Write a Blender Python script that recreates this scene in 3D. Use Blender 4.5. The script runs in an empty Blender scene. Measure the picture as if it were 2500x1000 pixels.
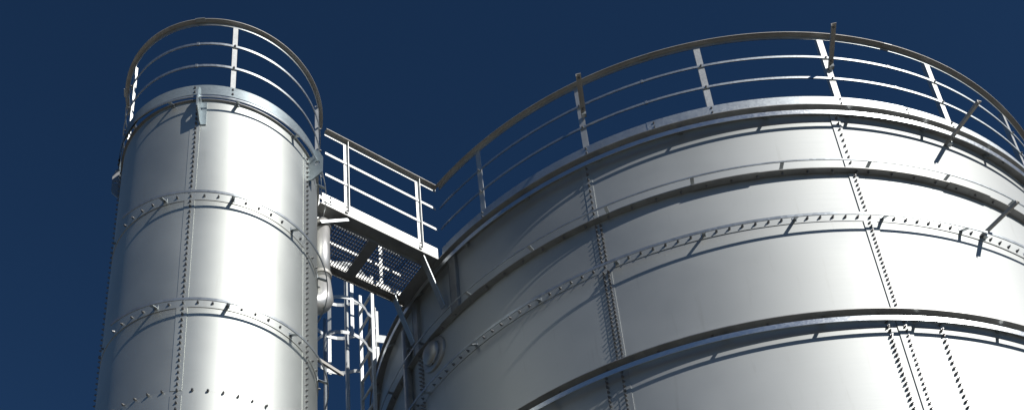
import bpy, math, random
from math import radians as R, sin, cos, pi
from mathutils import Vector, Matrix
random.seed(4)
sc = bpy.context.scene
col = sc.collection
EYE = 1.6

# ------------------------------------------------------------------ materials
def new_mat(name):
    m = bpy.data.materials.new(name); m.use_nodes = True
    nt = m.node_tree; b = nt.nodes['Principled BSDF']
    return m, nt, b
def N(nt, t, **kw):
    n = nt.nodes.new(t)
    for k, v in kw.items():
        if k in n.inputs: n.inputs[k].default_value = v
        else: setattr(n, k, v)
    return n

def steel_material(name, base, rough, aniso=0.6, wave=0.12):
    m, nt, b = new_mat(name)
    b.inputs['Metallic'].default_value = 1.0
    b.inputs['Anisotropic'].default_value = aniso
    tg = N(nt, 'ShaderNodeTangent'); tg.direction_type = 'UV_MAP'; tg.uv_map = 'UVMap'
    nt.links.new(tg.outputs[0], b.inputs['Tangent'])
    tc = N(nt, 'ShaderNodeTexCoord'); oi = N(nt, 'ShaderNodeObjectInfo')
    # faint streaks rolled into the sheet, running round the silo
    uv = N(nt, 'ShaderNodeUVMap'); uv.uv_map = 'UVMap'
    mp = N(nt, 'ShaderNodeMapping'); mp.inputs['Scale'].default_value = (60, 1.2, 1)
    nt.links.new(uv.outputs[0], mp.inputs[0])
    st = N(nt, 'ShaderNodeTexNoise', Scale=1.0, Detail=4.0, Roughness=0.6)
    nt.links.new(mp.outputs[0], st.inputs['Vector'])
    # soft blotches
    bl = N(nt, 'ShaderNodeTexNoise', Scale=1.1, Detail=3.0, Roughness=0.55)
    nt.links.new(tc.outputs['Object'], bl.inputs['Vector'])
    add = N(nt, 'ShaderNodeMath'); add.operation = 'MULTIPLY_ADD'
    nt.links.new(st.outputs['Fac'], add.inputs[0]); add.inputs[1].default_value = 0.35
    nt.links.new(bl.outputs['Fac'], add.inputs[2])
    rr = N(nt, 'ShaderNodeMapRange'); rr.inputs['From Min'].default_value = 0.35; rr.inputs['From Max'].default_value = 0.95
    rr.inputs['To Min'].default_value = rough - 0.04; rr.inputs['To Max'].default_value = rough + 0.05
    nt.links.new(add.outputs[0], rr.inputs['Value']); nt.links.new(rr.outputs[0], b.inputs['Roughness'])
    # base tint: per sheet and blotch
    cr = N(nt, 'ShaderNodeValToRGB')
    cr.color_ramp.elements[0].position = 0.3; cr.color_ramp.elements[1].position = 0.75
    cr.color_ramp.elements[0].color = (base[0]*0.93, base[1]*0.93, base[2]*0.92, 1)
    cr.color_ramp.elements[1].color = (base[0]*1.03, base[1]*1.03, base[2]*1.03, 1)
    nt.links.new(bl.outputs['Fac'], cr.inputs[0])
    hv = N(nt, 'ShaderNodeHueSaturation')
    mr = N(nt, 'ShaderNodeMapRange'); mr.inputs['To Min'].default_value = 0.90; mr.inputs['To Max'].default_value = 1.05
    nt.links.new(oi.outputs['Random'], mr.inputs['Value']); nt.links.new(mr.outputs[0], hv.inputs['Value'])
    nt.links.new(cr.outputs[0], hv.inputs['Color'])
    # drip stains and scuffs with shapes of their own
    mp2 = N(nt, 'ShaderNodeMapping'); mp2.inputs['Scale'].default_value = (0.9, 9.0, 1)
    nt.links.new(uv.outputs[0], mp2.inputs[0])
    dr = N(nt, 'ShaderNodeTexNoise', Scale=1.3, Detail=6.0, Roughness=0.65)
    nt.links.new(mp2.outputs[0], dr.inputs['Vector'])
    dm = N(nt, 'ShaderNodeMapRange'); dm.inputs['From Min'].default_value = 0.60; dm.inputs['From Max'].default_value = 0.80
    dm.inputs['To Max'].default_value = 0.42
    nt.links.new(dr.outputs['Fac'], dm.inputs['Value'])
    mx = N(nt, 'ShaderNodeMix'); mx.data_type = 'RGBA'
    mx.inputs[7].default_value = (base[0]*0.72, base[1]*0.70, base[2]*0.66, 1)
    nt.links.new(dm.outputs[0], mx.inputs[0]); nt.links.new(hv.outputs[0], mx.inputs[6])
    nt.links.new(mx.outputs[2], b.inputs['Base Color'])
    # slight oil-canning
    wv = N(nt, 'ShaderNodeTexNoise', Scale=0.8, Detail=1.5)
    nt.links.new(tc.outputs['Object'], wv.inputs['Vector'])
    bp = N(nt, 'ShaderNodeBump', Strength=wave, Distance=0.05)
    nt.links.new(wv.outputs['Fac'], bp.inputs['Height'])
    bp2 = N(nt, 'ShaderNodeBump', Strength=0.05, Distance=0.002)
    nt.links.new(st.outputs['Fac'], bp2.inputs['Height']); nt.links.new(bp.outputs[0], bp2.inputs['Normal'])
    nt.links.new(bp2.outputs[0], b.inputs['Normal'])
    return m

def galv_material(name, c, metallic=0.5, rough=0.45, scale=28, contrast=0.22, warm=0.0, bump=0.15):
    m, nt, b = new_mat(name)
    tc = N(nt, 'ShaderNodeTexCoord')
    v = N(nt, 'ShaderNodeTexVoronoi', Scale=float(scale))
    n = N(nt, 'ShaderNodeTexNoise', Scale=5.0, Detail=5.0, Roughness=0.6)
    nt.links.new(tc.outputs['Object'], v.inputs['Vector']); nt.links.new(tc.outputs['Object'], n.inputs['Vector'])
    mx = N(nt, 'ShaderNodeMix'); mx.data_type = 'RGBA'
    lo = 1 - contrast
    mx.inputs[6].default_value = (c[0]*lo*(1+warm), c[1]*lo, c[2]*lo*(1-warm), 1)
    mx.inputs[7].default_value = (min(1, c[0]*1.08), min(1, c[1]*1.08), min(1, c[2]*1.08), 1)
    ad = N(nt, 'ShaderNodeMath'); ad.operation = 'MULTIPLY_ADD'
    sp = N(nt, 'ShaderNodeSeparateColor'); nt.links.new(v.outputs['Color'], sp.inputs[0])
    nt.links.new(sp.outputs[0], ad.inputs[0]); ad.inputs[1].default_value = 0.45
    nm = N(nt, 'ShaderNodeMapRange'); nm.inputs['From Min'].default_value = 0.35; nm.inputs['From Max'].default_value = 0.65
    nm.inputs['To Max'].default_value = 0.6
    nt.links.new(n.outputs['Fac'], nm.inputs['Value']); nt.links.new(nm.outputs[0], ad.inputs[2])
    nt.links.new(ad.outputs[0], mx.inputs[0]); nt.links.new(mx.outputs[2], b.inputs['Base Color'])
    b.inputs['Metallic'].default_value = metallic
    rr = N(nt, 'ShaderNodeMapRange'); rr.inputs['To Min'].default_value = rough - 0.03; rr.inputs['To Max'].default_value = rough + 0.05
    nt.links.new(sp.outputs[1], rr.inputs['Value']); nt.links.new(rr.outputs[0], b.inputs['Roughness'])
    bp = N(nt, 'ShaderNodeBump', Strength=bump, Distance=0.004)
    nt.links.new(n.outputs['Fac'], bp.inputs['Height']); nt.links.new(bp.outputs[0], b.inputs['Normal'])
    return m

STEEL_A = steel_material('stainless_sheet_small', (0.645, 0.665, 0.635), 0.60, 0.22)
STEEL_B = steel_material('stainless_sheet_large', (0.55, 0.565, 0.555), 0.665, 0.2)
STRIP = galv_material('lap_steel', (0.60, 0.60, 0.585), 1.0, 0.45, 12, 0.1)
GALV = galv_material('galvanised_steel', (0.60, 0.64, 0.65), 1.0, 0.44, 70, 0.10)
GALVA = galv_material('blue_galvanised_steel', (0.36, 0.42, 0.44), 0.6, 0.45, 70, 0.14)
GRATE = galv_material('grating_steel', (0.16, 0.16, 0.16), 0.5, 0.6, 24, 0.2, 0, 0.0)
GALVW = galv_material('bright_galvanised_steel', (0.62, 0.63, 0.61), 0.75, 0.48, 70, 0.10)
HAND = galv_material('shaded_handrail_steel', (0.50, 0.49, 0.46), 0.5, 0.6, 4, 0.15, 0.03, 0.0)  # galvanised steel toned darker and warmer for the rail's shaded underside
DARK = galv_material('shaded_flange_steel', (0.37, 0.37, 0.36), 0.85, 0.5, 10, 0.2)  # same steel seen from below, its shade put into the base colour
LADDER = galv_material('pale_ladder_steel', (0.62, 0.64, 0.63), 0.25, 0.5, 70, 0.1)
HOOP = galv_material('hoop_steel', (0.52, 0.56, 0.58), 0.8, 0.36)
TUBE = galv_material('polished_tube', (0.66, 0.69, 0.70), 1.0, 0.31, 70, 0.05, 0, 0.0)
BOLT = galv_material('bolt_zinc', (0.26, 0.26, 0.26), 0.8, 0.42, 60, 0.2)
DUCT = galv_material('duct_steel', (0.70, 0.69, 0.66), 0.6, 0.38, 8, 0.1)

gm, nt, b = new_mat('gravel_yard')
tc = N(nt, 'ShaderNodeTexCoord'); n1 = N(nt, 'ShaderNodeTexNoise', Scale=0.15, Detail=8.0, Roughness=0.7)
nt.links.new(tc.outputs['Object'], n1.inputs['Vector'])
cr = N(nt, 'ShaderNodeValToRGB'); cr.color_ramp.elements[0].position = 0.3; cr.color_ramp.elements[1].position = 0.7
cr.color_ramp.elements[0].color = (0.088, 0.080, 0.068, 1); cr.color_ramp.elements[1].color = (0.145, 0.134, 0.115, 1)
nt.links.new(n1.outputs['Fac'], cr.inputs[0]); nt.links.new(cr.outputs[0], b.inputs['Base Color'])
b.inputs['Roughness'].default_value = 0.9

# ------------------------------------------------------------------ helpers
class MB:
    """collects geometry (world coordinates) for ONE mesh object"""
    def __init__(s): s.v = []; s.f = []; s.uv = {}; s.smooth = []
    def face(s, idx, smooth=False, uv=None):
        if uv: s.uv[len(s.f)] = uv
        s.f.append(idx); s.smooth.append(smooth)
    def box(s, c, ax, ay, az):
        """centre and three half-extent vectors"""
        c, ax, ay, az = map(Vector, (c, ax, ay, az)); k = len(s.v)
        for i in (-1, 1):
            for j in (-1, 1):
                for l in (-1, 1): s.v.append(c + i*ax + j*ay + l*az)
        flip = ax.cross(ay).dot(az) < 0
        for f in ((0,1,3,2),(4,6,7,5),(0,4,5,1),(2,3,7,6),(0,2,6,4),(1,5,7,3)):
            s.face(tuple(k+i for i in (f[::-1] if flip else f)))
        return s
    def bar(s, p, q, w, t, side=None):
        """flat bar from p to q, w wide along `side`, t thick"""
        p, q = Vector(p), Vector(q); d = (q-p); L = d.length; d.normalize()
        sd = Vector(side) if side is not None else (Vector((0,0,1)) if abs(d.z) < .9 else Vector((1,0,0)))
        sd = (sd - d*sd.dot(d)).normalized(); n = d.cross(sd)
        return s.box((p+q)/2, d*(L/2), sd*(w/2), n*(t/2))
    def tube(s, pts, r, n=10, cap=True):
        pts = [Vector(p) for p in pts]; rings = []
        prev = None
        for i, p in enumerate(pts):
            d = (pts[min(i+1, len(pts)-1)] - pts[max(i-1, 0)]).normalized()
            a = prev if prev is not None else (Vector((0,0,1)) if abs(d.z) < .9 else Vector((1,0,0)))
            a = (a - d*a.dot(d)).normalized(); prev = a; bb = d.cross(a)
            rr = r[i] if isinstance(r, (list, tuple)) else r
            k = len(s.v); rings.append(k)
            for j in range(n):
                t = 2*pi*j/n; s.v.append(p + a*cos(t)*rr + bb*sin(t)*rr)
        for i in range(len(rings)-1):
            for j in range(n):
                a0, b0 = rings[i]+j, rings[i]+(j+1) % n; a1, b1 = rings[i+1]+j, rings[i+1]+(j+1) % n
                s.face((a0, b0, b1, a1), True)
        if cap:
            s.face(tuple(rings[0]+j for j in range(n))[::-1]); s.face(tuple(rings[-1]+j for j in range(n)))
        return s
    def sweep(s, C, prof, a0, a1, n, smooth=True, cap=True, uv=False, closed=True):
        """profile [(r,h)...] revolved about the vertical through C from a0 to a1 degrees.
        each profile edge gets its own vertices so that edges stay crisp while the sweep shades round"""
        m = len(prof); edges = range(m) if closed else range(m-1)
        full = abs(abs(a1-a0)-360) < 1e-6
        for e in edges:
            (r0, h0), (r1, h1) = prof[e], prof[(e+1) % m]; k = len(s.v)
            for i in range(n+1):
                a = R(a0 + (a1-a0)*i/n)
                s.v.append(Vector((C[0]+r0*cos(a), C[1]+r0*sin(a), h0)))
                s.v.append(Vector((C[0]+r1*cos(a), C[1]+r1*sin(a), h1)))
            for i in range(n):
                q = (k+2*i, k+2*i+2, k+2*i+3, k+2*i+1)
                u = None
                if uv:
                    x0, x1 = R(a0+(a1-a0)*i/n)*r0, R(a0+(a1-a0)*(i+1)/n)*r0
                    u = [(h0, x0), (h0, x1), (h1, x1), (h1, x0)]
                s.face(q, smooth, u)
        if cap and closed and not full:
            for a, rev in ((a0, False), (a1, True)):
                a = R(a); k = len(s.v)
                for r, h in prof: s.v.append(Vector((C[0]+r*cos(a), C[1]+r*sin(a), h)))
                s.face(tuple(range(k, k+m)) if rev else tuple(range(k+m-1, k-1, -1)))
        return s
    def poly_prism(s, pts, off):
        pts = [Vector(p) for p in pts]; off = Vector(off); k = len(s.v); m = len(pts)
        s.v += pts; s.v += [p+off for p in pts]
        s.face(tuple(range(k+m-1, k-1, -1))); s.face(tuple(range(k+m, k+2*m)))
        for i in range(m): s.face((k+i, k+(i+1) % m, k+m+(i+1) % m, k+m+i))
        return s
    def build(s, name, m, parent=None, loc=None):
        o0 = Vector(loc) if loc is not None else (world_loc[parent] if parent else Vector((0,0,0)))
        me = bpy.data.meshes.new(name)
        me.from_pydata([tuple(v-o0) for v in s.v], [], s.f)
        for p, sm in zip(me.polygons, s.smooth): p.use_smooth = sm
        if s.uv:
            ul = me.uv_layers.new(name='UVMap')
            for fi, uvs in s.uv.items():
                for li, u in zip(me.polygons[fi].loop_indices, uvs): ul.data[li].uv = u
        me.materials.append(m); me.validate()
        o = bpy.data.objects.new(name, me); col.objects.link(o)
        if parent: o.parent = parent
        else: o.location = o0
        world_loc[o] = o0
        return o
world_loc = {}
def thing(name, loc, label, cat, group=None):
    o = bpy.data.objects.new(name, None); col.objects.link(o); o.location = loc; o.empty_display_size = 0.3
    world_loc[o] = Vector(loc)
    tag(o, label, cat, group); return o
def tag(o, label, cat, group=None):
    o['label'] = label; o['category'] = cat
    if group: o['group'] = group
def P(C, r, az, h): return Vector((C[0]+r*cos(R(az)), C[1]+r*sin(R(az)), h))
def rad(az): return Vector((cos(R(az)), sin(R(az)), 0))
def tan(az): return Vector((-sin(R(az)), cos(R(az)), 0))
UP = Vector((0,0,1))

CA = (-2.2836, 7.7480); CB = (3.0475, 11.7810)
RA, RB = 0.922, 4.278
FLOOR = 11.49
H_HAND, H_UP, H_LO, H_TOE = 12.586, 12.245, 11.922, 11.623

# ------------------------------------------------------------------ ground
g = MB(); k = 0
for x, y in ((-600,-600),(600,-600),(600,600),(-600,600)): g.v.append(Vector((x,y,0)))
g.face((0,1,2,3)); go = g.build('ground', gm); go['kind'] = 'structure'

# ------------------------------------------------------------------ bolt prototype
def bolt_geo(mb, c, ax, r=0.012, head=0.011, stud=0.024):
    ax = Vector(ax); mb.tube([c - ax*0.002, c + ax*head], r, 6); mb.tube([c + ax*head*0.98, c + ax*stud], r*0.55, 6)
def bolt_mesh(name, r, head, stud):
    mb = MB(); bolt_geo(mb, Vector((0,0,0)), Vector((1,0,0)), r, head, stud)
    me = bpy.data.meshes.new(name); me.from_pydata([tuple(v) for v in mb.v], [], mb.f); me.materials.append(BOLT)
    return me
def place_bolts(silo, C, spots, r, head, stud, keep=100):
    """spots: list of (r, az, h, direction or None)"""
    cam_az = math.degrees(math.atan2(-C[1], -C[0]))
    def key(s):
        p = P(C, s[0], s[1], s[2]); d = (p - Vector((0,0,EYE))).length
        da = abs((s[1]-cam_az+180) % 360 - 180)
        return (0 if (da < 72 and s[2] > 7.95) else 1, d)
    spots = sorted(spots, key=key)
    me = bolt_mesh('bolt', r, head, stud)
    for s in spots[:keep]:
        o = bpy.data.objects.new('bolt', me); col.objects.link(o); o.parent = silo
        o.location = P(C, s[0], s[1], s[2]) - world_loc[silo]
        if s[3] == 'down': o.rotation_euler = (0, R(90), 0)
        else: o.rotation_euler = (0, R(random.uniform(-3, 3)), R(s[1]+random.uniform(-4, 4)))
        k_ = random.uniform(0.92, 1.08); o.scale = (random.uniform(0.85, 1.15), k_, k_)
    rest = MB()
    for s in spots[keep:]:
        da = abs((s[1]-cam_az+180) % 360 - 180)
        if da > 88: continue
        bolt_geo(rest, P(C, s[0], s[1], s[2]), -UP if s[3] == 'down' else rad(s[1]), r, head, stud)
    o = rest.build('bolt_studs', BOLT, silo); o['kind'] = 'stuff'

def shell_sheets(silo, C, Rr, heights, seams, mat, bulge):
    """curved sheets, each its own part; the middle of a sheet stands a little flatter than its ends"""
    for hi in range(len(heights)-1):
        h1, h0 = heights[hi], heights[hi+1]
        for i in range(len(seams)):
            a0 = seams[i]; a1 = seams[(i+1) % len(seams)]
            while a1 <= a0: a1 += 360
            mb = MB(); n = 40; k = len(mb.v); bb = bulge*(0.5+random.random())
            tilt = (random.random()-0.5)*bulge*0.8
            for a in range(n+1):
                t = a/n; rr = Rr - bb*(math.sin(pi*t)**0.8) ; rr += tilt*math.sin(2*pi*t)*0.5
                az = a0+(a1-a0)*t
                mb.v.append(P(C, rr, az, h0)); mb.v.append(P(C, rr, az, h1))
            for a in range(n):
                x0, x1 = R(a0+(a1-a0)*a/n)*Rr, R(a0+(a1-a0)*(a+1)/n)*Rr
                mb.face((2*a, 2*a+2, 2*a+3, 2*a+1), True, [(h0,x0),(h0,x1),(h1,x1),(h1,x0)])
            mb.build('shell_sheet', mat, silo)

def hoop(silo, C, Rr, h, dr, dz, tall, az_list, brk, mat=None, arc=(0, 360)):
    mb = MB(); r = Rr+dr
    if tall > 0.04: mb.sweep(C, [(r-0.006, h+dz-tall/2), (r-0.001, h+dz-tall/2), (r+0.0045, h+dz+tall/2), (r-0.0005, h+dz+tall/2)], 0, 360, 240)
    else: mb.sweep(C, [(r-0.004, h+dz-tall/2), (r+0.004, h+dz-tall/2), (r+0.004, h+dz+tall/2), (r-0.004, h+dz+tall/2)][::1], arc[0], arc[1], 240)
    ho = mb.build('stand_off_hoop', mat or HOOP, silo)
    for az in az_list:
        m = MB(); t = tan(az); zz = dz if dz > 0 else dz
        a = P(C, Rr-0.002, az, h + (0.0 if dz < 0 else dz)); q = P(C, r-0.006, az, h+dz)
        m.bar(a, q, 0.034 if brk else 0.03, 0.006, t)
        m.box(P(C, Rr+0.004, az, h + (0 if dz < 0 else dz)), rad(az)*0.004, t*0.02, UP*0.022)
        m.build('hoop_bracket', HOOP, ho)
    return ho

def lap_band(silo, C, Rr, h, mat, half=0.045, t=0.004):
    MB().sweep(C, [(Rr-0.03, h-half), (Rr+t, h-half), (Rr+t, h+half), (Rr-0.03, h+half)], 0, 360, 240, uv=True).build('lap_band', mat, silo)

def strip(silo, C, Rr, a0, a1, h0, h1, t=None):
    if t is None: t = 0.009 if (silo is sb and -84 < a0 < -80) else 0.004
    MB().sweep(C, [(Rr-0.02, h0), (Rr+t, h0), (Rr+t, h1), (Rr-0.02, h1)], a0, a1, 4, uv=True).build('seam_strip', STEEL_A if silo is sa else STEEL_B, silo)

# ================================================================== SMALL SILO
sb = None
sa = thing('steel_silo', (CA[0], CA[1], 0), 'narrow bolted stainless steel silo standing at the left', 'silo')
TA = 11.455
hA = [TA, 10.19, 8.935, 8.013, 6.76]
seamsA = [-89.3 + 72*i + 2.6 for i in range(5)]
seamsA = sorted(((a+180) % 360)-180 for a in seamsA)
shell_sheets(sa, CA, RA, hA, seamsA, STEEL_A, 0.0025)
MB().sweep(CA, [(RA, 6.76), (RA, 0.0)][::-1], 0, 360, 180, uv=True, closed=False).build('lower_shell', STEEL_A, sa)
MB().sweep(CA, [(RA+0.02, TA+0.005), (0.0, TA+0.18)], 0, 360, 64, closed=False).build('roof', STEEL_A, sa)
boltsA = []
brA = [-67.6 + 36*i for i in range(10)]
brA = [((a+180) % 360)-180 for a in brA]
def near(az, lst, tol): return any(abs((az-b+180) % 360 - 180) < tol for b in lst)
camA = -73.6; camB = -104.5
def front(lst, cam, lim=100): return [a for a in lst if abs((a-cam+180) % 360-180) < lim]
for h in (10.19, 8.935, 8.013):
    if h != 8.013: lap_band(sa, CA, RA, h, STEEL_A)
    for i in range(50):
        az = -89.3+7.2*i
        if near(az, brA, 1.5) and h != 8.013: continue
        boltsA.append((RA+0.006, az, h, None))
for h in (10.19, 8.935):
    hoop(sa, CA, RA, h, 0.092, -0.045, 0.026, [a for a in front(brA, camA) if a > -125], False, None, (-127, 110))
hoop(sa, CA, RA, TA, 0.085, -0.05, 0.022, [a for a in front(brA, camA) if a > -125], False, HOOP, (-127, 110))
for k in range(5):
    az = -89.3+72*k
    for i in range(len(hA)-1):
        top, bot = hA[i], hA[i+1]
        strip(sa, CA, RA, az-3.4, az+2.2, bot+(0.046 if bot not in (8.013,) else 0.0), top-(0.046 if i else 0.03))
        n = int(round((top-bot)/0.0625))
        for j in range(1, n):
            boltsA.append((RA+0.005, az+0.0, bot+(top-bot)*j/n, None))
place_bolts(sa, CA, boltsA, 0.011, 0.010, 0.020)
# top angle ring
MB().sweep(CA, [(RA-0.02, TA), (RA+0.02, TA), (RA+0.02, TA+0.006), (RA-0.014, TA+0.006)], 0, 360, 180).build('top_flange', DARK, sa)
for i in range(60):
    pass
# lifting lugs: plates standing out from the shell at each seam, with an eye
def lug(az, f=1.0):
    C = CA; t = tan(az)*0.012; mb = MB()
    outer = [(RA+0.004, 11.13), (RA+0.04, 11.12), (RA+0.15, 11.19), (RA+0.155, 11.40), (RA+0.115, 11.50), (RA+0.06, 11.54), (RA+0.05, 11.44), (RA+0.004, 11.44)]
    outer = [(RA+(x-RA)*f, h) for x, h in outer]
    hc = (RA+0.10*f, 11.33); hr = 0.028*f; n = 36
    # outline resampled around the hole as a fan of quads
    cx, cz = hc
    ring = []
    for i in range(n*2):
        a = 2*pi*i/(n*2); dx, dz = cos(a), sin(a); best = None
        for e in range(len(outer)):
            (x0, z0), (x1, z1) = outer[e], outer[(e+1) % len(outer)]
            ex, ez = x1-x0, z1-z0; den = dx*ez-dz*ex
            if abs(den) < 1e-9: continue
            u = ((x0-cx)*ez-(z0-cz)*ex)/den; w = ((x0-cx)*dz-(z0-cz)*dx)/den
            if u > 0 and -1e-6 <= w <= 1+1e-6 and (best is None or u < best): best = u
        ring.append((cx+dx*best, cz+dz*best))
    inner = [(cx+hr*cos(2*pi*i/(n*2)), cz+hr*sin(2*pi*i/(n*2))) for i in range(n*2)]
    m = n*2; k = len(mb.v)
    for s in (-1, 1):
        for lst in (ring, inner):
            for r, h in lst: mb.v.append(P(C, r, az, h) + t*s*0.5)
    for i in range(m):
        j = (i+1) % m
        mb.face((k+i, k+j, k+m+j, k+m+i)); mb.face((k+2*m+i, k+3*m+i, k+3*m+j, k+2*m+j))
        mb.face((k+i, k+2*m+i, k+2*m+j, k+j)); mb.face((k+m+i, k+m+j, k+3*m+j, k+3*m+i))
    mb.box(P(C, RA+0.006, az+1.6, 11.27), rad(az)*0.004, tan(az)*0.028, UP*0.15)
    mb.build('lifting_lug', GALVA if az != -165.5 else DARK, sa)  # left lug takes the darker steel to stand in for its shade
for k in range(5): lug(*((-87.2+72*k, 1.0) if k != 4 else (-165.5, 0.6)))

# ------------------------------------------------------------------ guard rails (ring kind)
def arc_rail(rail, C, r, a0, a1, n, m=None): pass
def ring_guard(mat, C, r, a0, a1, posts, post_w, label, cat, joints, name='guard_rail', seg=120, hw=0.045):
    g = thing(name, (C[0], C[1], FLOOR), label, cat, 'guard rails on the silo tops')
    rh = r
    MB().sweep(C, [(rh, H_HAND-0.005), (rh+hw, H_HAND-0.005), (rh+hw, H_HAND+0.001), (rh, H_HAND+0.001)], a0, a1, seg).build('handrail', HAND, g)
    lip = MB().sweep(C, [(rh-0.005, H_HAND-0.046), (rh-0.0005, H_HAND-0.046), (rh-0.0005, H_HAND+0.0), (rh-0.005, H_HAND+0.0)], a0, a1, seg)
    lip.build('handrail_lip', GALV, g)
    for h in (H_UP, H_LO):
        MB().sweep(C, [(r+0.004, h-0.014), (r+0.012, h-0.014), (r+0.012, h+0.014), (r+0.004, h+0.014)], a0, a1, seg).build('mid_rail', GALV, g)
    tb = MB(); cuts = [a0] + [j for j in joints if a0 < j < a1] + [a1]
    for i in range(len(cuts)-1):
        rr = r + 0.013 + (0.004 if i % 2 else 0)
        MB().sweep(C, [(rr, FLOOR+0.002), (rr+0.003, FLOOR+0.002), (rr+0.003, H_TOE), (rr, H_TOE)], cuts[i]-(0.5 if i else 0), cuts[i+1], max(8, int(seg*(cuts[i+1]-cuts[i])/(a1-a0)))).build('toe_board', mat, g)
    for az in posts:
        p = MB(); t = tan(az); ra = rad(az)
        base = P(C, r-0.004, az, 0)
        z0, z1 = FLOOR+0.02, H_HAND-0.007
        p.box(base+UP*((z0+z1)/2), t*(post_w/2), ra*0.003, UP*((z1-z0)/2))
        p.box(base+UP*((z0+z1)/2) - t*(post_w/2-0.003) - ra*(post_w*0.3+0.003), t*0.003, ra*(post_w*0.3), UP*((z1-z0)/2))
        po = p.build('post', GALVW, g)
        for h in (H_UP, H_LO, H_TOE-0.03, FLOOR+0.04):
            bb = MB(); bolt_geo(bb, P(C, r+(0.013 if h > H_TOE else 0.02), az, h), ra, 0.011, 0.008, 0.014); bb.build('bolt', BOLT, po)
    for az in joints:
        if a0 < az < a1:
            for h in (H_UP, H_LO):
                j = MB(); j.box(P(C, r+0.008, az, h), tan(az)*0.012, rad(az)*0.007, UP*0.019); j.build('rail_joint', HOOP, g)
            j = MB(); j.box(P(C, r+0.025, az+0.4, H_TOE-0.035), tan(az)*0.008, rad(az)*0.006, UP*0.008)
            j.box(P(C, r+0.025, az+0.4, H_TOE-0.095), tan(az)*0.008, rad(az)*0.006, UP*0.008); j.build('rail_joint', BOLT, g)
            j = MB(); j.box(P(C, r+0.03, az+0.8, H_HAND-0.008), tan(az)*0.045, rad(az)*0.018, UP*0.003); j.build('rail_joint', GALVW, g)
    return g
ring_guard(GALVA, CA, 0.945, -303, 17, [-286+0, -214, -142.0, -70.4, 2.5], 0.045,
    'curved galvanised guard rail around the top of the narrow silo', 'guard rail', [-163, -90.8, -235], seg=160, hw=0.037)
postsB = [-129.9+16.36*i for i in range(19)] + [196.2]
ring_guard(GALV, CB, 4.352, -138.2, 196.5, postsB, 0.062,
    'long curved galvanised guard rail around the top of the wide silo', 'guard rail', [-104.9+33*i for i in range(9)], seg=420)

# ================================================================== LARGE SILO
sb = thing('steel_silo', (CB[0], CB[1], 0), 'wide bolted stainless steel silo filling the right half', 'silo')
T0 = 11.475; R2 = 10.645; R3 = 10.055; R4 = 8.812
hB = [T0, R2, R3, R4, 7.57, 6.3]
sB = [-81.7+360/11*i for i in range(11)]
sB = sorted(((a+180) % 360)-180 for a in sB)
shell_sheets(sb, CB, RB, hB, sB, STEEL_B, 0.006)
MB().sweep(CB, [(RB, 6.3), (RB, 0.0)][::-1], 0, 360, 240, uv=True, closed=False).build('lower_shell', STEEL_B, sb)
MB().sweep(CB, [(RB+0.02, T0+0.008), (0.0, T0+0.7)], 0, 360, 120, closed=False).build('roof', STEEL_B, sb)
brB = [((-79.6+360/33*i+180) % 360)-180 for i in range(33)]
frB = front(brB, camB, 85)
pitch = 360/33/7
boltsB = []
lap_band(sb, CB, RB, R3, STEEL_B)
def flange(silo, C, Rr, h, w, t=0.008, name='flange'):
    MB().sweep(C, [(Rr-0.02, h), (Rr+w, h), (Rr+w, h+t), (Rr-0.02, h+t)], 0, 360, 360).build(name, DARK, silo)
for h in (T0, R4):
    flange(sb, CB, RB, h, 0.118)
    hoop(sb, CB, RB, h, 0.100, -0.088, 0.046, frB, True, TUBE)
hoop(sb, CB, RB, R3, 0.105, -0.065, 0.03, frB, True)
flange(sb, CB, RB, R2, 0.066)
hoop(sb, CB, RB, R2, 0.105, 0.062, 0.016, frB, True)
# splice plate pieces under the middle flange
for a0, a1 in ((-101.6+0.0, -93.5), (-68.5, -62.0), (-140, -131)):
    MB().sweep(CB, [(RB, R2-0.007), (RB+0.076, R2-0.007), (RB+0.076, R2-0.0005), (RB, R2-0.0005)], a0, a1, 24).build('splice_plate', DARK, sb)
for i in range(7*33):
    az = -79.6+pitch*i
    if i % 7: boltsB.append((RB+0.006, az, R3, None))
    if i % 2 == 0: boltsB.append((RB+0.03, az, R2, 'down'))
    if i % 4 == 0:
        boltsB.append((RB+0.05, az, R4, 'down')); boltsB.append((RB+0.05, az, T0, 'down'))
def vrow(az, h0, h1, p):
    n = int(round((h1-h0)/p))
    for j in range(n): boltsB.append((RB+0.005, az, h0+(j+0.5)*(h1-h0)/n, None))
for k in range(11):
    az = -81.45+360/11*k
    az = ((az+180) % 360)-180
    if abs((az-camB+180) % 360-180) > 88: continue
    strip(sb, CB, RB, az-0.75, az+0.45, R2+0.012, T0-0.002)
    strip(sb, CB, RB, az-0.70, az+0.45, R3+0.046, R2-0.002)
    strip(sb, CB, RB, az-0.70, az+1.0, R4+0.01, R3-0.046)
    strip(sb, CB, RB, az-0.62, az+1.0, 7.57, R4-0.002)
    vrow(az, R2+0.02, T0-0.02, 0.078)
    vrow(az, R3+0.05, R2-0.02, 0.06)
    vrow(az, R4+0.03, R3-0.05, 0.05)
    if az < -100: vrow(az+0.62, R4+0.03, R3-0.05, 0.05); vrow(az+0.62, R3+0.05, R2-0.02, 0.06)
    vrow(az-1.75, 7.57, R4-0.02, 0.053); vrow(az+0.25, 7.57, R4-0.02, 0.053)
    if k == 0: vrow(az+4.75, 7.57, R4-0.02, 0.06)
place_bolts(sb, CB, boltsB, 0.013, 0.012, 0.028)

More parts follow.
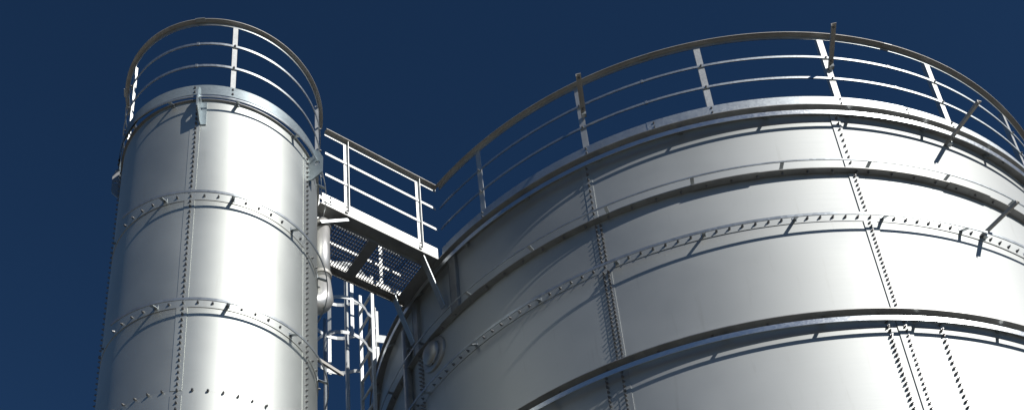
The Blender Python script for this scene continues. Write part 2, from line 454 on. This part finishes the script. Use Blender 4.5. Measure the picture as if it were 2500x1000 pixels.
# arms sticking out of the wide silo
def arm(C, r0, az0, r1, az1, h, label, w=0.045, nm='support_arm', h1=None):
    a, q = P(C, r0, az0, h), P(C, r1, az1, h if h1 is None else h1)
    g = thing(nm, tuple(a), label, 'support arm', 'steel arms jutting out from the silos')
    d = (q-a).normalized(); s = d.cross(UP).normalized(); u = s.cross(d)
    MB().box((a+q)/2, d*((q-a).length/2), s*(w/2), u*0.003).build('web', HAND, g)
    MB().box((a+q)/2 + s*(w/2+0.003) - u*(w*0.35), d*((q-a).length/2), s*0.003, u*(w*0.4)).build('flange_leg', HAND, g)
    m = MB(); m.box(a + d*0.02 - u*0.025, d*0.02, s*(w/2), u*0.02); m.build('foot_bracket', GALV, g)
    m = MB(); bolt_geo(m, a + d*0.07 - u*0.002, -u, 0.013, 0.012, 0.02); bolt_geo(m, q - d*0.04 - u*0.002, -u, 0.011, 0.01, 0.016); m.build('bolt', BOLT, g)
arm(CB, 4.36, -80.55, 4.80, -82.2, 12.10, 'dark steel arm jutting upward past the tall guard rail post at top centre right')
arm(CB, 4.36, -113.1, 4.80, -111.7, 12.10, 'brown steel arm on the guard rail post at the left shoulder of the wide silo')
arm(CB, RB+0.0, -65.0, 4.76, -65.4, 11.385, 'dark steel arm crossing the toe board at the upper right of the wide silo')
arm(CB, RB+0.0, -65.1, 4.70, -64.7, 10.085, 'dark steel arm crossing the second ring at the right edge of the wide silo')
arm(CA, RA, 50, 1.52, 50, 10.0, 'dark steel arm pointing into the gap between the two silos below the cage ladder')

# ================================================================== WALKWAY BRIDGE
u = (Vector((CB[0], CB[1], 0)) - Vector((CA[0], CA[1], 0))).normalized(); nrm = Vector((-u.y, u.x, 0))
sA0 = Vector((CA[0], CA[1], 0)).dot(u); sB0 = Vector((CB[0], CB[1], 0)).dot(u)
s0, s1 = sA0+0.93, sB0-4.375
n0, n1 = 7.245, 7.965
def W(s, n, h): return u*s + nrm*n + UP*h
br = thing('walkway_bridge', tuple(W(s0, (n0+n1)/2, FLOOR)), 'short galvanised walkway bridge with open grating joining the two silo tops', 'walkway')
# side channels
MB().box(W((s0+s1)/2, n0, (FLOOR+H_TOE)/2+0.008), u*((s1-s0)/2), nrm*0.004, UP*((H_TOE-FLOOR)/2+0.008)).build('toe_board', GALVW, br)
MB().box(W((s0+s1)/2, n1, (FLOOR+H_TOE)/2+0.008), u*((s1-s0)/2), nrm*0.004, UP*((H_TOE-FLOOR)/2+0.008)).build('toe_board', GALVW, br)
MB().box(W((s0+s1)/2, n0+0.0625, FLOOR-0.004), u*((s1-s0)/2+0.02), nrm*0.065, UP*0.004).box(W((s0+s1)/2, n0+0.124, FLOOR-0.034), u*((s1-s0)/2), nrm*0.003, UP*0.0255).build('side_beam', DARK, br)
MB().box(W((s0+s1)/2, n1-0.03, FLOOR-0.004), u*((s1-s0)/2+0.02), nrm*0.034, UP*0.004).box(W((s0+s1)/2, n1+0.001, FLOOR-0.034), u*((s1-s0)/2), nrm*0.003, UP*0.0255).build('side_beam', DARK, br)
smid = W(0,0,0).dot(u) + Vector((-0.802, 8.448, 0)).dot(u)
MB().box(W(smid-0.0, (n0+n1)/2+0.03, FLOOR-0.014), u*0.055, nrm*((n1-n0)/2-0.1), UP*0.004).box(W(smid, (n0+n1)/2+0.03, FLOOR-0.006), u*0.006, nrm*((n1-n0)/2-0.1), UP*0.003).build('cross_beam', DARK, br)
MB().box(W(s1-0.05, (n0+n1)/2+0.03, FLOOR-0.014), u*0.06, nrm*((n1-n0)/2-0.1), UP*0.004).build('cross_beam', DARK, br)
gr = MB(); sg = s0+0.01
while sg < s1-0.02:
    gr.box(W(sg, (n0+n1)/2, FLOOR+0.0165), u*0.0013, nrm*((n1-n0)/2-0.012), UP*0.013); sg += 0.0305
ng = n0+0.03
while ng < n1-0.02:
    gr.box(W((s0+s1)/2, ng, FLOOR+0.0275), u*((s1-s0)/2-0.01), nrm*0.0028, UP*0.002); ng += 0.046
gr.build('grating', GRATE, br)
def straight_rail(nn, sgn, post_s, sa_, sb_):
    hr = MB(); hr.box(W((sa_+sb_)/2, nn+sgn*0.024, H_HAND-0.002), u*((sb_-sa_)/2), nrm*0.024, UP*0.003); hr.build('handrail', HAND, br)
    MB().box(W((sa_+sb_)/2, nn-sgn*0.003, H_HAND-0.026), u*((sb_-sa_)/2), nrm*0.0028, UP*0.026).build('handrail_lip', GALVW, br)
    for h in (H_UP, H_LO):
        MB().box(W((sa_+sb_)/2-0.01, nn+sgn*0.006, h), u*((sb_-sa_)/2-0.012), nrm*0.004, UP*0.015).build('mid_rail', GALVW, br)
    for s in post_s:
        p = MB(); z0, z1 = FLOOR+0.03, H_HAND-0.006; c = W(s, nn-sgn*0.002 if sgn < 0 else nn-0.003, (z0+z1)/2)
        p.box(c, u*0.021, nrm*0.003, UP*((z1-z0)/2)); p.box(c+u*0.019+nrm*sgn*0.02, u*0.003, nrm*0.018, UP*((z1-z0)/2))
        p.box(W(s, nn+sgn*0.008, FLOOR+0.06), u*0.017, nrm*0.006, UP*0.045)
        po = p.build('post', GALVW, br)
        for h in (FLOOR+0.035, FLOOR+0.085):
            bb = MB(); bolt_geo(bb, W(s, nn+sgn*0.014, h), nrm*sgn, 0.011, 0.009, 0.014); bb.build('bolt', BOLT, po)
p1 = Vector((-1.113, 8.192, 0)).dot(u); p2 = Vector((-0.41, 8.72, 0)).dot(u)
straight_rail(n0-0.006, -1, (p1, p2), s0+0.03, s1+0.02)
straight_rail(n1+0.006, 1, (p1+0.05, p2-0.05), s0+0.05, s1+0.0)
# connection plates and knee braces
MB().box(W(s0+0.06, n0-0.009, FLOOR+0.08), u*0.05, nrm*0.004, UP*0.055).build('end_plate', GALV, br)
for dz in (0.05, 0.11):
    bb = MB(); bolt_geo(bb, W(s0+0.085, n0-0.013, FLOOR+dz), -nrm, 0.011, 0.009, 0.015); bb.build('bolt', BOLT, br)
def brace(a, q, w=0.06, leg=0.012):
    a, q = Vector(a), Vector(q); d = (q-a).normalized(); v = d.cross(nrm).normalized()
    if v.z > 0: v = -v
    m = MB(); m.box((a+q)/2, d*((q-a).length/2), nrm*(w/2), v*0.003)
    kb = m.build('knee_brace', DARK, br)
    MB().box((a+q)/2 - nrm*(w/2+0.003) + v*(leg-0.003), d*((q-a).length/2), nrm*0.003, v*leg).build('brace_leg', GALV, kb)  # dark web and bright leg: shade and sun coloured into one angle
for nn in (n0+0.06, n1-0.05):
    brace(W(s0-0.01, nn, FLOOR-0.24), W(s0+0.30, nn, FLOOR-0.02), 0.07, 0.016)
    brace(W(s1+0.06, nn, FLOOR-0.62), W(s1-0.17, nn, FLOOR-0.02), 0.07, 0.006)

# brackets that carry the bridge on the wide silo: upright channels fixed to its shell
for az, hb in ((-137.3, 10.72), (-147.2, 10.72)):
    g = thing('bridge_bracket', tuple(P(CB, RB, az, hb)), 'dark upright channel on the wide silo under the %s corner of the walkway' % ('near right' if az > -140 else 'far right'), 'bracket')
    m = MB(); c = P(CB, RB+0.03, az, (hb+11.46)/2); hh = (11.46-hb)/2
    m.box(c, rad(az)*0.003, tan(az)*0.05, UP*hh); m.build('web', DARK, g)
    for s in (-1, 1):
        m = MB(); m.box(c - rad(az)*0.013 + tan(az)*s*0.053, rad(az)*0.02, tan(az)*0.003, UP*hh); m.build('channel_leg', DARK, g)

# ================================================================== DUCT between the silos, on the narrow silo
dc = Vector((-1.375, 8.195, 0))
d = thing('vent_duct', (dc.x, dc.y, 9.9), 'pale round vent duct with an elbow against the right side of the narrow silo', 'duct')
toA = (Vector((CA[0], CA[1], 0)) - dc); toA.normalize()
MB().tube([dc+UP*11.36, dc+UP*10.55], 0.075, 28).build('pipe', DUCT, d)
el = [dc+UP*10.55]
el += [dc + toA*(0.13*(1-cos(t))) + UP*(10.33-0.13*sin(t)) for t in [i*pi/2/10 for i in range(11)]]
el += [dc + toA*0.22 + UP*10.20]
MB().tube(el, [0.078, 0.10]+[0.105]*11, 28).build('elbow', DUCT, d)
for h in (10.62, 11.30):
    MB().sweep((dc.x, dc.y), [(0.076, h-0.018), (0.088, h-0.018), (0.088, h+0.018), (0.076, h+0.018)], 0, 360, 28).build('clamp_band', HAND, d)
# relief dome and pipe on the shaded side of the wide silo
az = -143.1; hd = 10.45
d = thing('relief_dome', tuple(P(CB, RB, az, hd)), 'round brownish dome cap on the shaded flank of the wide silo below the walkway', 'dome')
def axial(mb, C0, ax, prof, n=28):
    ax = Vector(ax).normalized(); a = Vector((0,0,1)); a = (a-ax*a.dot(ax)).normalized(); bb = ax.cross(a); rings = []
    for x, r in prof:
        k = len(mb.v); rings.append(k)
        for j in range(n): mb.v.append(C0 + ax*x + a*cos(2*pi*j/n)*r + bb*sin(2*pi*j/n)*r)
    for i in range(len(prof)-1):
        for j in range(n): mb.face((rings[i]+j, rings[i]+(j+1) % n, rings[i+1]+(j+1) % n, rings[i+1]+j), True)
    return mb
base = P(CB, RB-0.01, az, hd)
axial(MB(), base, rad(az), [(0.0, 0.20), (0.03, 0.20), (0.035, 0.195), (0.036, 0.13)]).build('base_flange', DARK, d)
axial(MB(), base, rad(az), [(0.03, 0.14), (0.05, 0.14)] + [(0.05+0.07*sin(t), 0.14*cos(t)) for t in [i*pi/2/8 for i in range(9)]]).build('dome_cap', DARK, d)
az = -150.0
pc = P(CB, RB+0.05, az, 0)
d = thing('fill_pipe', (pc.x, pc.y, 0), 'thin grey fill pipe running up the far left edge of the wide silo', 'pipe')
MB().tube([Vector((pc.x, pc.y, 0)), Vector((pc.x, pc.y, 11.2))], 0.045, 20).build('pipe', STRIP, d)
for h in (9.6, 10.9):
    m = MB(); m.box(P(CB, RB+0.03, az, h), rad(az)*0.035, tan(az)*0.075, UP*0.015); m.build('clamp', DARK, d)

# ================================================================== CAGE LADDER behind the walkway
S1 = Vector((-1.12, 10.18, 0)); S2 = Vector((-1.30, 10.47, 0)); mid = (S1+S2)/2
outw = Vector((-(S2-S1).y, (S2-S1).x, 0)).normalized()
if outw.x > 0: outw = -outw
ld = thing('cage_ladder', (mid.x, mid.y, 0), 'white galvanised caged ladder rising between the silos behind the walkway', 'ladder')
side = (S2-S1).normalized()
for s in (S1, S2):
    MB().box(s+UP*(12.62/2+0.1), outw*0.018, side*0.016, UP*(12.62/2)).build('stile', LADDER, ld)
h = 0.4
while h < 12.5:
    if h > 8: MB().tube([S1+UP*h, S2+UP*h], 0.018, 8).build('rung', LADDER, ld)
    h += 0.28
cc = mid + outw*0.34; cr_ = 0.33
def cage_pt(t, h):   # t 0..1 from stile S1 round to S2
    a = R(-142 + 284*t); return cc + outw*cos(a)*cr_ + side*sin(a)*cr_ + UP*h
hc_ = 12.60
while hc_ > 11.4:
    m = MB(); pts = [cage_pt(i/24, hc_) for i in range(25)]
    pts = [S1+UP*hc_] + pts + [S2+UP*hc_]
    for i in range(len(pts)-1): m.bar(pts[i], pts[i+1], 0.05, 0.006, UP)
    m.build('cage_hoop', LADDER, ld); hc_ -= 0.55
for t in (0.18, 0.34, 0.5, 0.66, 0.82):
    m = MB(); p = cage_pt(t, 0); n = (p-cc); n.z = 0; n.normalize(); p = p + n*0.006
    m.box(p+UP*12.04, n*0.003, n.cross(UP)*0.02, UP*0.58); m.build('cage_strap', LADDER, ld)
# round conduit running up beside the cage
cp = Vector((-1.40, 9.98, 0))
cd = MB().tube([cp, cp+UP*12.75], 0.024, 12).build('conduit_pipe', LADDER, None, (cp.x, cp.y, 0))
tag(cd, 'slim pale conduit pipe rising in front of the caged ladder behind the walkway', 'pipe')

cp = Vector((-1.56, 9.42, 0))
cd = MB().tube([cp, cp+UP*11.3], 0.02, 12).build('conduit_pipe', GALV, None, (cp.x, cp.y, 0))
tag(cd, 'dull grey conduit pipe closest to the narrow silo, left of the ladder cage', 'pipe')
# end return of the wide silo's rail beside the ladder
MB().box(P(CB, 4.30, 196.4, H_LO+0.16), rad(196.4)*0.075, tan(196.4)*0.003, UP*0.06).build('end_plate', LADDER, bpy.data.objects['guard_rail.001'])

# ================================================================== camera
cam = bpy.data.cameras.new('camera'); co = bpy.data.objects.new('camera', cam); col.objects.link(co)
F, CX, CY, PIT, ROL = 2872.778, 1216.397, 1656.559, 0.493182, -0.084805
cam.sensor_fit = 'HORIZONTAL'; cam.sensor_width = 36; cam.lens = F/2500*36
cam.shift_x = (1250-CX)/2500; cam.shift_y = (CY-500)/2500
cam.clip_end = 3000; cam.clip_start = 0.1
def raydir(x, y):
    c, s = cos(ROL), sin(ROL); x, y = c*x-s*y, s*x+c*y
    return Vector((x, cos(PIT)-y*sin(PIT), sin(PIT)+y*cos(PIT)))
fw = raydir(0, 0); rx = raydir(1, 0)-fw; uy = raydir(0, 1)-fw
M = Matrix.Identity(4)
for i in range(3): M[i][0] = rx[i]; M[i][1] = uy[i]; M[i][2] = -fw[i]
M[0][3], M[1][3], M[2][3] = 0, 0, EYE
co.matrix_world = M
sc.camera = co

# ================================================================== light
SUN_AZ, SUN_EL = -42.0, 34.0
sd = Vector((cos(R(SUN_AZ))*cos(R(SUN_EL)), sin(R(SUN_AZ))*cos(R(SUN_EL)), sin(R(SUN_EL))))
sl = bpy.data.lights.new('sun', 'SUN'); sl.energy = 4.2; sl.angle = R(0.5); sl.color = (1.0, 0.97, 0.93)
so = bpy.data.objects.new('sun', sl); col.objects.link(so)
so.rotation_euler = (-sd).to_track_quat('-Z', 'Y').to_euler(); so.location = (20, -20, 30)
w = bpy.data.worlds.new('World'); sc.world = w; w.use_nodes = True
nt = w.node_tree; bg = nt.nodes['Background']
sky = nt.nodes.new('ShaderNodeTexSky'); sky.sky_type = 'NISHITA'; sky.sun_disc = False
sky.sun_elevation = R(SUN_EL); sky.sun_rotation = math.atan2(sd.x, sd.y)
sky.altitude = 2500; sky.air_density = 0.85; sky.dust_density = 0.0; sky.ozone_density = 10.0
tint = nt.nodes.new('ShaderNodeMix'); tint.data_type = 'RGBA'; tint.blend_type = 'MULTIPLY'; tint.inputs[0].default_value = 1.0
tint.inputs[7].default_value = (0.88, 1.08, 1.03, 1)
nt.links.new(sky.outputs[0], tint.inputs[6]); nt.links.new(tint.outputs[2], bg.inputs[0]); bg.inputs[1].default_value = 0.05
sc.view_settings.view_transform = 'Standard'; sc.view_settings.look = 'None'
sc.view_settings.exposure = 0.0; sc.view_settings.gamma = 1.0
